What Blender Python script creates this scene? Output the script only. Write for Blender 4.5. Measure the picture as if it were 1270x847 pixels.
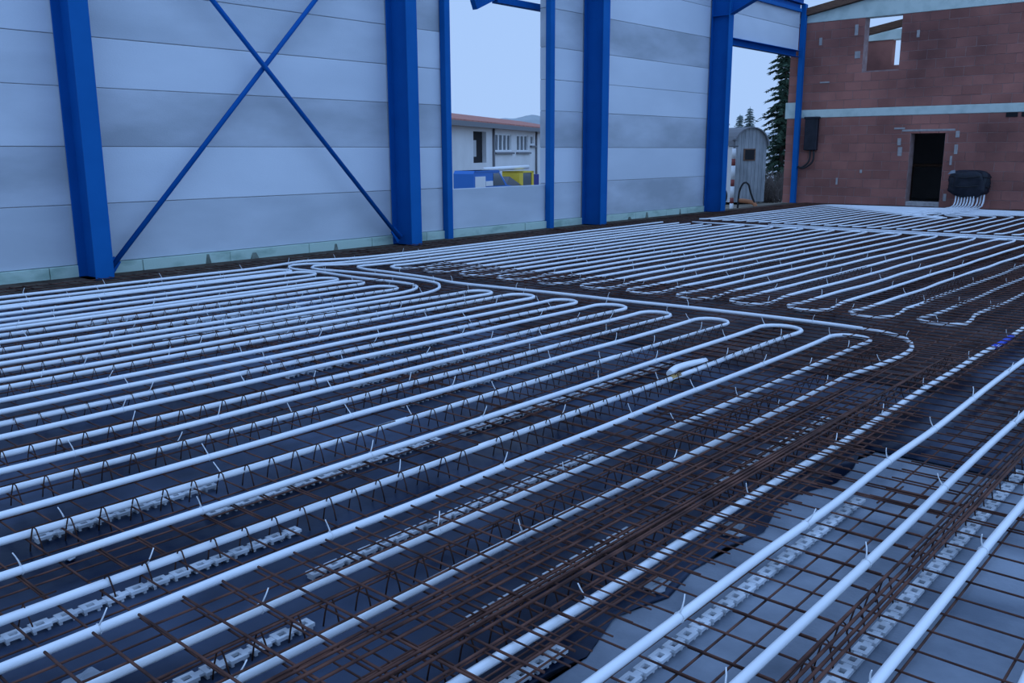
import bpy, math, random
from mathutils import Vector, Matrix
random.seed(7)
for o in list(bpy.data.objects): bpy.data.objects.remove(o)
SC = bpy.context.scene
COL = SC.collection

# ------------------------------------------------------------------ camera
EYE = 1.6
F_PX, PITCH, YAW, ROLL = 1103.0, math.radians(12.02), math.radians(41.05), math.radians(-0.22)
h = Vector((-math.sin(YAW), math.cos(YAW), 0)); up0 = Vector((0, 0, 1))
fw = h*math.cos(PITCH) - up0*math.sin(PITCH)
rt = Vector((math.cos(YAW), math.sin(YAW), 0)); up = rt.cross(fw)
rt2 = rt*math.cos(ROLL) + up*math.sin(ROLL); up2 = -rt*math.sin(ROLL) + up*math.cos(ROLL)
cam = bpy.data.cameras.new('camera'); camo = bpy.data.objects.new('camera', cam); COL.objects.link(camo)
cam.sensor_width = 36.0; cam.sensor_fit = 'HORIZONTAL'; cam.lens = F_PX/1270*36.0
cam.clip_start = 0.05; cam.clip_end = 2000
camo.matrix_world = Matrix(((rt2.x, up2.x, -fw.x, 0), (rt2.y, up2.y, -fw.y, 0), (rt2.z, up2.z, -fw.z, EYE), (0, 0, 0, 1)))
SC.camera = camo

# ------------------------------------------------------------------ sky and light (overcast winter dusk)
w = bpy.data.worlds.new('overcast_sky'); SC.world = w; w.use_nodes = True
wn, wl = w.node_tree.nodes, w.node_tree.links
bg = wn['Background']
tc = wn.new('ShaderNodeTexCoord'); sx = wn.new('ShaderNodeSeparateXYZ'); wl.new(tc.outputs['Generated'], sx.inputs[0])
cr = wn.new('ShaderNodeValToRGB'); wl.new(sx.outputs['Z'], cr.inputs[0]); wl.new(cr.outputs[0], bg.inputs['Color'])
cr.color_ramp.elements[0].position = 0.0; cr.color_ramp.elements[0].color = (0.40, 0.595, 0.95, 1)
cr.color_ramp.elements[1].position = 0.6; cr.color_ramp.elements[1].color = (0.36, 0.57, 1.0, 1)
bg.inputs['Strength'].default_value = 1.0
# the bright side of the cloud cover, over the open side of the hall (very soft)
sl = bpy.data.lights.new('cloud_glow', 'SUN'); sl.energy = 1.3; sl.color = (.27, .52, 1.0); sl.angle = math.radians(120)
so = bpy.data.objects.new('cloud_glow', sl); COL.objects.link(so)
so.rotation_euler = Vector((.72, -.12, .62)).to_track_quat('Z', 'Y').to_euler()
vs = SC.view_settings
vs.view_transform = 'Standard'; vs.look = 'None'; vs.exposure = 0.0; vs.gamma = 1.0; vs.use_curve_mapping = False

# ------------------------------------------------------------------ materials
def mat(name, c1, c2=None, scale=4.0, rough=0.7, detail=4, metal=0.0, spec=0.4, bump=0.0, bscale=40, stretch=(1,1,1), lo=0.35, hi=0.65, rnd=0.0, coord='Object', rough2=None):
    m = bpy.data.materials.new(name); m.use_nodes = True
    n, l = m.node_tree.nodes, m.node_tree.links
    b = n['Principled BSDF']; b.inputs['Roughness'].default_value = rough; b.inputs['Metallic'].default_value = metal
    b.inputs['Specular IOR Level'].default_value = spec
    t = n.new('ShaderNodeTexCoord'); mp = n.new('ShaderNodeMapping'); mp.inputs['Scale'].default_value = stretch
    if coord == 'World':
        g = n.new('ShaderNodeNewGeometry'); l.new(g.outputs['Position'], mp.inputs[0])
    else:
        l.new(t.outputs[coord], mp.inputs[0])
    src = None
    if c2 is not None:
        nz = n.new('ShaderNodeTexNoise'); nz.inputs['Scale'].default_value = scale; nz.inputs['Detail'].default_value = detail
        l.new(mp.outputs[0], nz.inputs['Vector'])
        r = n.new('ShaderNodeValToRGB'); r.color_ramp.elements[0].position = lo; r.color_ramp.elements[1].position = hi
        r.color_ramp.elements[0].color = (*c1, 1); r.color_ramp.elements[1].color = (*c2, 1)
        l.new(nz.outputs['Fac'], r.inputs[0]); src = r.outputs[0]
        if rough2 is not None:
            mr = n.new('ShaderNodeMapRange'); mr.inputs['From Min'].default_value = lo; mr.inputs['From Max'].default_value = hi
            mr.inputs['To Min'].default_value = rough; mr.inputs['To Max'].default_value = rough2
            l.new(nz.outputs['Fac'], mr.inputs['Value']); l.new(mr.outputs[0], b.inputs['Roughness'])
    if rnd > 0:
        oi = n.new('ShaderNodeObjectInfo'); mr = n.new('ShaderNodeMapRange')
        mr.inputs['To Min'].default_value = 1-rnd; mr.inputs['To Max'].default_value = 1+rnd
        l.new(oi.outputs['Random'], mr.inputs['Value'])
        hs = n.new('ShaderNodeHueSaturation'); l.new(mr.outputs[0], hs.inputs['Value'])
        if src: l.new(src, hs.inputs['Color'])
        else: hs.inputs['Color'].default_value = (*c1, 1)
        src = hs.outputs[0]
    if src: l.new(src, b.inputs['Base Color'])
    else: b.inputs['Base Color'].default_value = (*c1, 1)
    if bump > 0:
        nb = n.new('ShaderNodeTexNoise'); nb.inputs['Scale'].default_value = bscale; nb.inputs['Detail'].default_value = 3
        l.new(mp.outputs[0], nb.inputs['Vector'])
        bp = n.new('ShaderNodeBump'); bp.inputs['Strength'].default_value = bump; bp.inputs['Distance'].default_value = 0.01
        l.new(nb.outputs['Fac'], bp.inputs['Height']); l.new(bp.outputs[0], b.inputs['Normal'])
    return m

M = {}
M['pipe'] = mat('white_pipe_plastic', (.84, .85, .86), (.78, .80, .83), 3, 0.42, spec=.4)
M['tie'] = mat('white_nylon', (.82, .83, .84), rough=.4)
M['rust'] = mat('rusty_steel', (.055, .026, .021), (.145, .064, .046), 9, 0.85, spec=.2, coord='World')
M['rust_dark'] = mat('dark_rusty_wire', (.035, .018, .015), (.08, .038, .028), 12, 0.85, spec=.2, coord='World')
M['foil'] = mat('wet_dark_foil', (.002, .008, .026), (.085, .115, .185), 1.1, 0.3, 9, spec=.2, bump=.3, bscale=5, lo=.42, hi=.78, coord='World', rough2=.6)
M['foil_rust'] = mat('rust_stained_membrane', (.012, .011, .018), (.085, .058, .06), 1.3, 0.5, 9, spec=.15, bump=.3, bscale=5, lo=.40, hi=.72, coord='World')
M['slab'] = mat('grey_concrete_slab', (.12, .145, .185), (.28, .315, .37), 2.2, 0.8, 10, bump=.25, bscale=60, coord='World')
M['soil'] = mat('trampled_soil', (.045, .032, .024), (.11, .085, .065), 3, 0.95, 8, spec=.1, bump=.6, bscale=14, coord='World')
def panel_mat(name, a, b2, sc=0.55):
    return mat(name, a, b2, sc, 0.85, 9, spec=.25, bump=.25, bscale=70, stretch=(1, .55, 1.6), lo=.36, hi=.66, coord='World')
M['pan_l'] = panel_mat('pale_concrete_panel', (.57, .62, .68), (.66, .71, .77))
M['pan_m'] = panel_mat('grey_concrete_panel', (.46, .505, .555), (.60, .645, .70), .8)
M['pan_d'] = panel_mat('damp_concrete_panel', (.37, .405, .445), (.56, .60, .655), .9)
M['joint'] = mat('joint_mortar', (.24, .23, .225), rough=.9)
M['plinth'] = mat('green_tinted_plinth', (.30, .43, .36), (.46, .60, .52), 2.2, .85, 8, stretch=(1, 1, 2.5), lo=.32, hi=.5, coord='World', bump=.3)
M['plinth_stain'] = mat('dark_plinth_stain', (.10, .12, .10), (.2, .24, .2), 9, .9, coord='World')
M['blue'] = mat('blue_painted_steel', (.003, .082, .31), (.004, .095, .35), 2, .55, spec=.08)
M['blue_lit'] = mat('lit_blue_painted_steel', (.005, .105, .34), (.007, .12, .38), 2, .55, spec=.08)  # same blue paint, brightness of the lit hall-facing faces put into the colour
M['brick'] = mat('red_clay_block', (.19, .082, .070), (.42, .172, .135), .55, .9, 10, spec=.15, bump=.5, bscale=30, rnd=.13, lo=.34, hi=.62, coord='World')
M['mortar'] = mat('grey_brown_mortar', (.27, .165, .15), (.36, .25, .23), 6, .95, coord='World')
M['patch'] = mat('grey_mortar_smear', (.34, .31, .30), (.44, .41, .39), 12, .95)
M['ring'] = mat('green_tinted_beam', (.47, .57, .52), (.60, .69, .63), 3, .85, 8, lo=.33, hi=.55, coord='World')
M['wood'] = mat('brown_timber', (.10, .05, .032), (.19, .10, .06), 5, .8, stretch=(1, 8, 8))
M['black'] = mat('black_plastic', (.006, .008, .014), (.016, .018, .028), 5, .5, spec=.3, bump=.5, bscale=12)
M['blackrub'] = mat('black_rubber', (.016, .016, .018), rough=.6)
M['strip'] = mat('pale_grey_spacer_plastic', (.40, .42, .45), (.70, .72, .75), 5, .6, coord='World')
M['scrap'] = mat('pale_plastic_scrap', (.20, .23, .27), (.34, .37, .41), 10, .5)
M['brass'] = mat('brass', (.45, .30, .12), rough=.35, metal=.9)
M['bluetape'] = mat('blue_sleeve_plastic', (.01, .06, .55), rough=.4)
M['grass'] = mat('winter_ground', (.13, .105, .08), (.25, .21, .165), .7, .95, 9, spec=.1, bump=.5, bscale=4, coord='World')
M['white_wall'] = mat('white_render', (.66, .65, .64), (.74, .73, .72), .6, .85, 6, coord='World')
M['grey_wall'] = mat('grey_render', (.42, .42, .42), (.5, .5, .5), 1, .85)
M['redroof'] = mat('red_roof_tile', (.36, .12, .09), (.48, .19, .14), 3, .8)
M['fascia'] = mat('grey_fascia', (.17, .17, .18), rough=.7)
M['glass'] = mat('dark_window_glass', (.10, .12, .14), rough=.08, spec=.8)
M['dark'] = mat('dark_interior', (.012, .012, .014), rough=.9)
M['whitepaint'] = mat('white_paint', (.80, .80, .80), rough=.5)
M['yellow'] = mat('yellow_paint', (.78, .55, .05), rough=.45)
M['vanblue'] = mat('van_blue_paint', (.03, .17, .52), rough=.35)
M['navy'] = mat('navy_paint', (.02, .03, .22), rough=.4)
M['wagon'] = mat('grey_wagon_boards', (.20, .21, .22), (.31, .32, .33), 4, .8, stretch=(1, 1, .3))
M['redpaint'] = mat('faded_red_paint', (.26, .06, .05), rough=.7)
M['orange'] = mat('orange_brown_hose', (.46, .18, .08), rough=.6)
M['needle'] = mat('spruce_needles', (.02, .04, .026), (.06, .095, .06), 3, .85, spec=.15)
M['needle2'] = mat('hazed_needles', (.12, .16, .15), (.2, .25, .24), 3, .9, spec=.15)  # distance haze painted into the pale needle colour
M['bark'] = mat('bark', (.06, .045, .035), rough=.95)
M['twig'] = mat('bare_twigs', (.13, .10, .085), rough=.95)
M['hill'] = mat('hazed_forest_hill', (.30, .33, .34), (.42, .45, .46), .06, .95, 8, spec=.05, coord='World')  # pale because the mist over the hill is put into its colour

# ------------------------------------------------------------------ mesh helpers
class MB:
    def __init__(s): s.v = []; s.f = []; s.smooth = []
    def box(s, x0, x1, y0, y1, z0, z1):
        b = len(s.v)
        s.v += [(x0,y0,z0),(x1,y0,z0),(x1,y1,z0),(x0,y1,z0),(x0,y0,z1),(x1,y0,z1),(x1,y1,z1),(x0,y1,z1)]
        for q in ((0,3,2,1),(4,5,6,7),(0,1,5,4),(1,2,6,5),(2,3,7,6),(3,0,4,7)):
            s.f.append(tuple(b+i for i in q)); s.smooth.append(False)
        return s
    def hexa(s, p):
        b = len(s.v); s.v += [tuple(q) for q in p]
        for q in ((0,3,2,1),(4,5,6,7),(0,1,5,4),(1,2,6,5),(2,3,7,6),(3,0,4,7)):
            s.f.append(tuple(b+i for i in q)); s.smooth.append(False)
        return s
    def bbox(s, x0, x1, y0, y1, z0, z1, c):
        """box with chamfered edges"""
        X = (x0, x0+c, x1-c, x1); Y = (y0, y0+c, y1-c, y1); Z = (z0, z0+c, z1-c, z1)
        b = len(s.v); idx = {}
        def P(i, j, k):
            key = (i, j, k)
            if key not in idx: idx[key] = len(s.v); s.v.append((X[i], Y[j], Z[k]))
            return idx[key]
        def F(*q): s.f.append(q); s.smooth.append(False)
        for a, o in ((0, 0), (3, 1)):
            q = [P(a,1,1), P(a,2,1), P(a,2,2), P(a,1,2)]; F(*(q if o else q[::-1]))
            q = [P(1,a,1), P(1,a,2), P(2,a,2), P(2,a,1)]; F(*(q if o else q[::-1]))
            q = [P(1,1,a), P(2,1,a), P(2,2,a), P(1,2,a)]; F(*(q if o else q[::-1]))
        def side(i): return (0, 1) if i == 0 else (3, 2)
        for i in (0, 1):
            for j in (0, 1):
                a, a1 = side(i); c0, c1 = side(j)
                F(P(a,c1,1), P(a1,c0,1), P(a1,c0,2), P(a,c1,2))
                F(P(a,1,c1), P(a,2,c1), P(a1,2,c0), P(a1,1,c0))
                F(P(1,a,c1), P(2,a,c1), P(2,a1,c0), P(1,a1,c0))
                for k in (0, 1):
                    e, e1 = side(k)
                    F(P(a,c1,e1), P(a1,c0,e1), P(a1,c1,e))
        return s
    def prism(s, poly, y0, y1, axis='y'):
        b = len(s.v); n = len(poly)
        for t in (y0, y1):
            for (a, c) in poly:
                s.v.append((a, t, c) if axis == 'y' else ((t, a, c) if axis == 'x' else (a, c, t)))
        s.f.append(tuple(b+i for i in range(n))); s.smooth.append(False)
        s.f.append(tuple(b+n+i for i in reversed(range(n)))); s.smooth.append(False)
        for i in range(n):
            j = (i+1) % n
            s.f.append((b+i, b+n+i, b+n+j, b+j)); s.smooth.append(False)
        return s
    def tube(s, path, r, n=8, caps=True, rend=None):
        pts = [Vector(p) for p in path]; b = len(s.v); m = len(pts); ref = None
        for i, p in enumerate(pts):
            d = (pts[min(i+1, m-1)] - pts[max(i-1, 0)])
            d = d.normalized() if d.length > 1e-9 else Vector((0, 1, 0))
            if ref is None:
                ref = Vector((0, 0, 1)) if abs(d.z) < .9 else Vector((1, 0, 0))
            a = (ref - d*ref.dot(d)).normalized(); c = d.cross(a); ref = a
            rr = r if rend is None else r + (rend-r)*i/(m-1)
            for k in range(n):
                t = 2*math.pi*k/n
                q = p + a*(rr*math.cos(t)) + c*(rr*math.sin(t)); s.v.append((q.x, q.y, q.z))
        for i in range(m-1):
            for k in range(n):
                k2 = (k+1) % n
                s.f.append((b+i*n+k, b+i*n+k2, b+(i+1)*n+k2, b+(i+1)*n+k)); s.smooth.append(True)
        if caps:
            s.f.append(tuple(b+k for k in reversed(range(n)))); s.smooth.append(False)
            s.f.append(tuple(b+(m-1)*n+k for k in range(n))); s.smooth.append(False)
        return s
    def mesh(s, name):
        me = bpy.data.meshes.new(name); me.from_pydata(s.v, [], s.f)
        me.polygons.foreach_set('use_smooth', s.smooth); me.update(); return me
    def build(s, name, m, parent=None, loc=None, rot=None):
        return link(name, s.mesh(name), m, parent, loc, rot)

def link(name, me, m, parent=None, loc=None, rot=None):
    o = bpy.data.objects.new(name, me)
    if m is not None:
        m = M[m] if isinstance(m, str) else m
        if not me.materials: me.materials.append(m)
    COL.objects.link(o)
    if loc: o.location = loc
    if rot: o.rotation_euler = rot
    if parent: o.parent = parent
    return o
def tag(o, label=None, cat=None, group=None, kind=None):
    if label: o['label'] = label
    if cat: o['category'] = cat
    if group: o['group'] = group
    if kind: o['kind'] = kind
    return o
def empty(name, loc=(0,0,0), rz=0):
    o = bpy.data.objects.new(name, None); o.empty_display_size = .1; COL.objects.link(o)
    o.location = loc; o.rotation_euler = (0, 0, rz); return o
def smooth_path(ctrl, step=.08):
    P = [Vector(p) for p in ctrl]; out = []
    for i in range(len(P)-1):
        p0 = P[i-1] if i else P[0]*2-P[1]; p1, p2 = P[i], P[i+1]
        p3 = P[i+2] if i+2 < len(P) else P[-1]*2-P[-2]
        n = max(1, int((p2-p1).length/step))
        for k in range(n):
            t = k/n
            out.append(.5*((2*p1)+(-p0+p2)*t+(2*p0-5*p1+4*p2-p3)*t*t+(-p0+3*p1-3*p2+p3)*t**3))
    out.append(P[-1]); return out
ORD = ['first','second','third','fourth','fifth','sixth','seventh','eighth','ninth','tenth','eleventh','twelfth','thirteenth','fourteenth','fifteenth','sixteenth','seventeenth','eighteenth','nineteenth','twentieth','twenty-first','twenty-second','twenty-third','twenty-fourth','twenty-fifth','twenty-sixth','twenty-seventh','twenty-eighth','twenty-ninth','thirtieth']

# ------------------------------------------------------------------ the setting: floor, foil
WX = -11.95          # inner face of the panel wall
BY = 27.2            # face of the brick wall
b = MB(); b.box(-12.0, 8, -4, 27.2, -.45, 0.0)
fo = tag(b.build('floor', 'slab'), 'grey concrete slab under the pipes and rebar', None, None, 'structure')

def foil(name, x0, x1, y0, y1, label, right_edge=False, z=.003, mk='foil'):
    nx = max(2, int((x1-x0)/.25)); ny = max(2, int((y1-y0)/.25)); v = []; f = []
    rr = random.Random(5)
    for k in (1, 0):
        for j in range(ny+1):
            jit = rr.uniform(-.05, .05)
            for i in range(nx+1):
                x = x0+(x1-x0)*i/nx; y = y0+(y1-y0)*j/ny
                if right_edge and i == nx: x += jit
                zz = z + (.003+.0025*math.sin(x*5.1+y*1.3)*math.sin(y*4.3-x*2) if k else 0)
                v.append((x, y, max(zz, z+.0012) if k else z))
    N = (nx+1)*(ny+1)
    for j in range(ny):
        for i in range(nx):
            a = j*(nx+1)+i
            f.append((a, a+1, a+nx+2, a+nx+1)); f.append((N+a, N+a+nx+1, N+a+nx+2, N+a+1))
    rim = [i for i in range(nx+1)] + [j*(nx+1)+nx for j in range(1, ny+1)] + [ny*(nx+1)+i for i in range(nx-1, -1, -1)] + [j*(nx+1) for j in range(ny-1, 0, -1)]
    for q in range(len(rim)):
        a, c = rim[q], rim[(q+1) % len(rim)]; f.append((a, N+a, N+c, c))
    me = bpy.data.meshes.new(name); me.from_pydata(v, [], f); me.update()
    me.polygons.foreach_set('use_smooth', [True]*len(f))
    o = link(name, me, mk); tag(o, label, 'foil'); return o
foil('membrane_sheet', -10.75, -1.56, -3.5, 6.2, 'dark wet membrane sheet under the front pipe field', True)
foil('membrane_sheet', -10.75, -1.56, 6.22, 26.3, 'rust-stained membrane sheet under the middle and rear pipe fields', True, mk='foil_rust')
foil('membrane_sheet', -1.66, 7.8, 4.75, 26.3, 'dark sheet added for the dimmer floor behind the bare concrete at right', z=.0095)  # added sheet: its dark colour stands in for the light falling off here
b = MB(); b.box(-11.93, -10.77, -3.5, 26.9, .001, .02)
tag(b.build('soil_strip', 'soil'), 'brown strip of soil and rubble along the foot of the panel wall', 'soil', None, 'stuff')

# ------------------------------------------------------------------ panel wall
ZJ = [.17, .95, 1.69, 2.44, 3.07, 3.71, 4.47, 5.22, 5.90]
BAYS = [(-3.4, 5.15, 0, 8), (5.15, 10.6, 0, 8), (10.6, 11.83, 0, 8), (11.83, 14.86, 0, 1), (14.86, 16.18, 0, 8), (16.18, 21.66, 0, 8), (21.66, 26.98, 6, 8)]
wb = MB()
for (y0, y1, r0, r1) in BAYS:
    z0 = ZJ[r0] if r0 == 0 else 4.57
    wb.box(-12.13, WX-.012, y0+.02, y1-.02, z0+.012, (ZJ[r1] if r1 != 1 else .925)-.02)
wall = wb.build('wall_left', 'joint'); tag(wall, 'wall of horizontal concrete panels with mortar joints', None, None, 'structure')
TONE = {0: 'mdmmlmml', 1: 'mldlmmlm', 2: 'mldlldml', 3: 'm', 4: 'mldlldml', 5: 'dldlldlm', 6: 'lllllllm'}
for bi, (y0, y1, r0, r1) in enumerate(BAYS):
    for r in range(r0, r1):
        z0, z1 = ZJ[r], ZJ[r+1]
        if bi == 6 and r == 6: z0 = 4.57
        if bi == 3: z1 = .925
        e = random.uniform(-.003, .003)
        p = MB(); p.bbox(-12.145, WX+e, y0+.004, y1-.004, z0+.004, z1-.004, .006)
        p.build('concrete_panel', 'pan_'+TONE[bi][r], wall)
# plinth
bb = MB(); bb.box(-12.12, -11.93, -3.4, 21.66, -.2, .16)
base = tag(bb.build('baseboard_left', 'joint'), 'low greenish concrete plinth under the panel wall', None, None, 'structure')
y = -3.4; rp = random.Random(3)
while y < 21.6:
    L = min(rp.uniform(1.0, 1.5), 21.66-y)
    p = MB(); p.bbox(-12.1, -11.905+rp.uniform(-.006, .006), y+.004, y+L-.004, 0, .168, .006); p.build('plinth_block', 'plinth', base)
    if rp.random() < .55:
        q = MB(); yy = y+rp.uniform(.1, L-.2); ww = rp.uniform(.03, .1)
        hh = rp.uniform(.05, .14)
        q.hexa([(-11.91, yy, .02), (-11.897, yy, .02), (-11.897, yy+ww*1.5, .02), (-11.91, yy+ww*1.5, .02), (-11.91, yy+ww*.4, .02+hh), (-11.898, yy+ww*.4, .02+hh), (-11.898, yy+ww, .02+hh), (-11.91, yy+ww, .02+hh)])
        q.build('mortar_stain', 'plinth_stain', base)
    y += L

# ------------------------------------------------------------------ steel frame
CY = [5.14, 10.60, 16.18, 21.65]
cl = ['blue steel column left of the cross bracing', 'blue steel column between the cross bracing and the window opening',
      'blue steel column just right of the window opening', 'blue steel column with a haunch beside the gateway']
for cy, lab in zip(CY, cl):
    t = empty('steel_column', (-11.66, cy, 0)); tag(t, lab, 'column', 'main portal columns')
    MB().box(-.25, .25, -.0075, .0075, .02, 5.9).build('web', 'blue', t)
    MB().bbox(.235, .255, -.12, .12, .02, 5.25, .003).build('flange', 'blue_lit', t)
    MB().bbox(-.255, -.235, -.12, .12, .02, 5.9, .003).build('flange', 'blue', t)
    MB().bbox(-.26, .30, -.15, .15, 0, .02, .003).build('base_plate', 'blue', t)
    for yy in (-.115, .0085):
        MB().box(-.234, .234, yy, yy+.1065, 4.98, 5.0).build('stiffener_plate', 'blue', t)
    # haunched rafter rising into the hall
    r = MB(); x1 = 9.5
    r.prism([(.26, 5.02), (1.35, 5.50), (x1, 6.75), (x1, 7.05), (-.25, 5.9), (.26, 5.9)], -.008, .008)
    rf = r.build('rafter', 'blue', t)
    MB().prism([(.26, 5.00), (1.35, 5.48), (x1, 6.73), (x1, 6.75), (1.35, 5.50), (.26, 5.02)], -.11, .11).build('rafter_flange', 'blue', rf)
    MB().box(.256, .276, -.12, .12, 5.0, 5.9).build('end_plate', 'blue_lit', rf)
# posts of the window and corner
def post(yc, x0, x1, wdt, h, lab):
    t = empty('steel_post', ((x0+x1)/2, yc, 0)); tag(t, lab, 'post')
    hx = (x1-x0)/2
    MB().bbox(-hx, hx, -wdt/2, wdt/2, .012, h, .008).build('shaft', 'blue_lit', t)
    MB().box(-hx-.03, hx+.03, -wdt/2-.03, wdt/2+.03, 0, .012).build('base_plate', 'blue', t)
post(11.83, -11.94, -11.80, .14, 5.9, 'slim blue steel post at the left jamb of the window opening')
post(14.86, -11.94, -11.80, .14, 5.9, 'slim blue steel post at the right jamb of the window opening')
post(27.07, -11.94, -11.79, .15, 5.9, 'slim blue steel corner post against the brick wall')
# gateway lintel and eave beam
t = empty('lintel_beam', (-11.9, 24.4, 4.37)); tag(t, 'blue steel lintel beam above the gateway', 'beam')
MB().box(-.09, -.075, -2.47, 2.5, 0, .19).build('web', 'blue', t)
MB().bbox(-.09, .07, -2.47, 2.5, 0, .016, .003).build('flange', 'blue', t)
MB().bbox(-.09, .07, -2.47, 2.5, .174, .19, .003).build('flange', 'blue_lit', t)
t = empty('eave_beam', (-11.9, 12, 5.9)); tag(t, 'blue steel eave beam along the top of the panel wall', 'beam')
MB().box(-.03, -.015, -15, 15.1, 0, .19).build('web', 'blue', t)
MB().bbox(-.1, .08, -15, 15.1, -.0, .016, .003).build('flange', 'blue', t)
MB().bbox(-.1, .08, -15, 15.1, .175, .19, .003).build('flange', 'blue', t)
t = empty('eave_trim', (-11.93, 24.4, 5.66)); tag(t, 'blue steel edge in the lit tone along the top of the gateway panel', 'beam')
MB().bbox(0, .07, -2.45, 2.5, 0, .1, .005).build('angle_leg', 'blue_lit', t)
MB().bbox(0, .012, -2.45, 2.5, .1, .22, .003).build('angle_web', 'blue', t)
# cross bracing
def brace(p, q, lab):
    t = empty('brace_rod', p); tag(t, lab, 'brace', 'wall cross bracing')
    d = Vector(q)-Vector(p)
    MB().tube([(0,0,0), tuple(d)], .036, 10).build('rod', 'blue', t)
    u = d.normalized()
    for s0, dd in ((Vector((0,0,0)), 1), (d, -1)):
        c = s0 + u*dd*(-.02)
        n = u*dd; m2 = Vector((0, -u.z, u.y))
        pts = []
        for xx in (-.008, .008):
            for (a, e) in ((.0, -.09), (.24, -.06), (.24, .06), (.0, .09)):
                v = c + n*a + m2*e; pts.append((v.x+xx, v.y, v.z))
        MB().hexa(pts).build('gusset_plate', 'blue', t)
brace((-11.76, 5.33, .06), (-11.76, 10.42, 5.48), 'blue diagonal brace rod rising to the right across the wall')
brace((-11.68, 10.44, .14), (-11.68, 5.31, 5.60), 'blue diagonal brace rod falling to the right across the wall')
# steel beam seen through the top of the window opening
t = empty('canopy_beam', (-12.5, 14.0, 4.50)); tag(t, 'blue steel beam with a slanted strut seen in the window top', 'beam')
MB().box(-.08, .08, -.12, 2.6, 0, .12).build('beam', 'blue', t)
MB().prism([(-.70, -.19), (-.02, .11), (-.02, .36), (-.78, -.02)], -.06, .06, 'x').build('strut', 'blue', t)

# ------------------------------------------------------------------ brick wall
DX0, DX1, DZ0, DZ1 = -8.52, -7.60, .0, 2.13
UX0, UX1, UZ0, UZ1 = -10.06, -9.02, 3.88, 5.37
XL, XR = -12.28, -1.0
bk = MB()
def wall_core(x0, x1, z0, z1): bk.box(x0, x1, BY+.007, BY+.36, z0, z1)
wall_core(XL+.01, DX0, 0, 2.59); wall_core(DX1, XR, 0, 2.59); wall_core(DX0, DX1, DZ1, 2.59)
wall_core(XL+.01, UX0, 2.83, 5.37); wall_core(UX1, XR, 2.83, 5.37); wall_core(UX0, UX1, 2.83, UZ0)
wback = bk.build('wall_back', 'mortar'); tag(wback, 'wall of red clay blocks with a doorway and an upper opening', None, None, 'structure')
rest = MB(); nb = 0; BL = .5
bmesh_cache = {}
def brick(x0, x1, z0, z1):
    global nb
    if x1-x0 < .06: return
    if x0 > -4.3:
        rest.bbox(x0+.006, x1-.006, BY, BY+.2, z0+.006, z1-.006, .004); return
    key = (round(x1-x0, 3), round(z1-z0, 3))
    if key not in bmesh_cache:
        q = MB(); q.bbox(.006, key[0]-.006, 0, .2, .006, key[1]-.006, .004); bmesh_cache[key] = q.mesh('brick')
    link('brick', bmesh_cache[key], 'brick', wback, (x0, BY+random.uniform(-.006, .004), z0)); nb += 1
def course(z0, z1, i, holes):
    x = XL - (BL/2 if i % 2 else 0)
    while x < XR:
        segs = [(max(x, XL), min(x+BL, XR))]
        for (a, c) in holes:
            ns = []
            for (p, q) in segs:
                if q <= a or p >= c: ns.append((p, q)); continue
                if p < a: ns.append((p, a))
                if q > c: ns.append((c, q))
            segs = ns
        for p, q in segs: brick(p, q, z0, z1)
        x += BL
rh = 2.59/10
for i in range(10):
    z0 = i*rh
    course(z0, z0+rh, i, [(DX0, DX1)] if z0 < DZ1-.1 else [])
rh2 = 2.54/10
for i in range(10):
    z0 = 2.83+i*rh2
    course(z0, z0+rh2, i+1, [(UX0, UX1)] if z0 > UZ0-.12 else [])
tag(rest.build('brick', 'brick', wback), kind='stuff')
MB().bbox(DX0-.25, DX1+.25, BY-.008, BY+.1, DZ1+.004, DZ1+.06, .004).build('door_lintel', 'patch', wback)
for (x, z, ww, hh) in [(-8.85, 1.45, .12, .25), (-8.88, 1.75, .1, .2), (-7.33, 1.95, .1, .18), (-7.33, 1.5, .09, .26), (-7.42, 1.2, .06, .25), (-9.9, .95, .07, .1), (-10.3, 4.25, .16, .2), (-10.35, 4.9, .1, .3), (-11.4, 4.7, .09, .22), (-8.6, 4.7, .08, .2), (-10.6, .6, .06, .2), (-7.5, .2, .08, .2), (-9.0, 2.2, .3, .05), (-11.3, 3.6, .3, .04)]:
    MB().bbox(x, x+ww, BY-.012, BY+.02, z, z+hh, .004).build('mortar_smear', 'patch', wback)
# ring beams
MB().bbox(XL+.02, XR, BY-.01, BY+.36, 2.592, 2.828, .01).build('ring_beam', 'ring', wback)
MB().bbox(XL-.06, XL+.28, BY-.02, BY+.36, 2.58, 3.06, .01).build('beam_head', 'ring', wback)
rb = MB(); rb.prism([(-12.2, 5.374), (XR, 5.374), (XR, 7.4), (-11.8, 5.57), (-12.2, 5.50)], BY-.01, BY+.36)
rb.build('gable_beam', 'ring', wback)
rb = MB(); rb.prism([(-12.3, 5.51), (-11.78, 5.59), (XR, 7.42), (XR, 7.62), (-12.3, 5.70)], BY-.15, BY+.45)
rb.build('verge_board', 'wood', wback)
for x in (-6.12, -5.75): MB().box(x, x+.28, BY-.013, BY+.02, 2.47, 2.585).build('slot', 'dark', wback)
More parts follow.
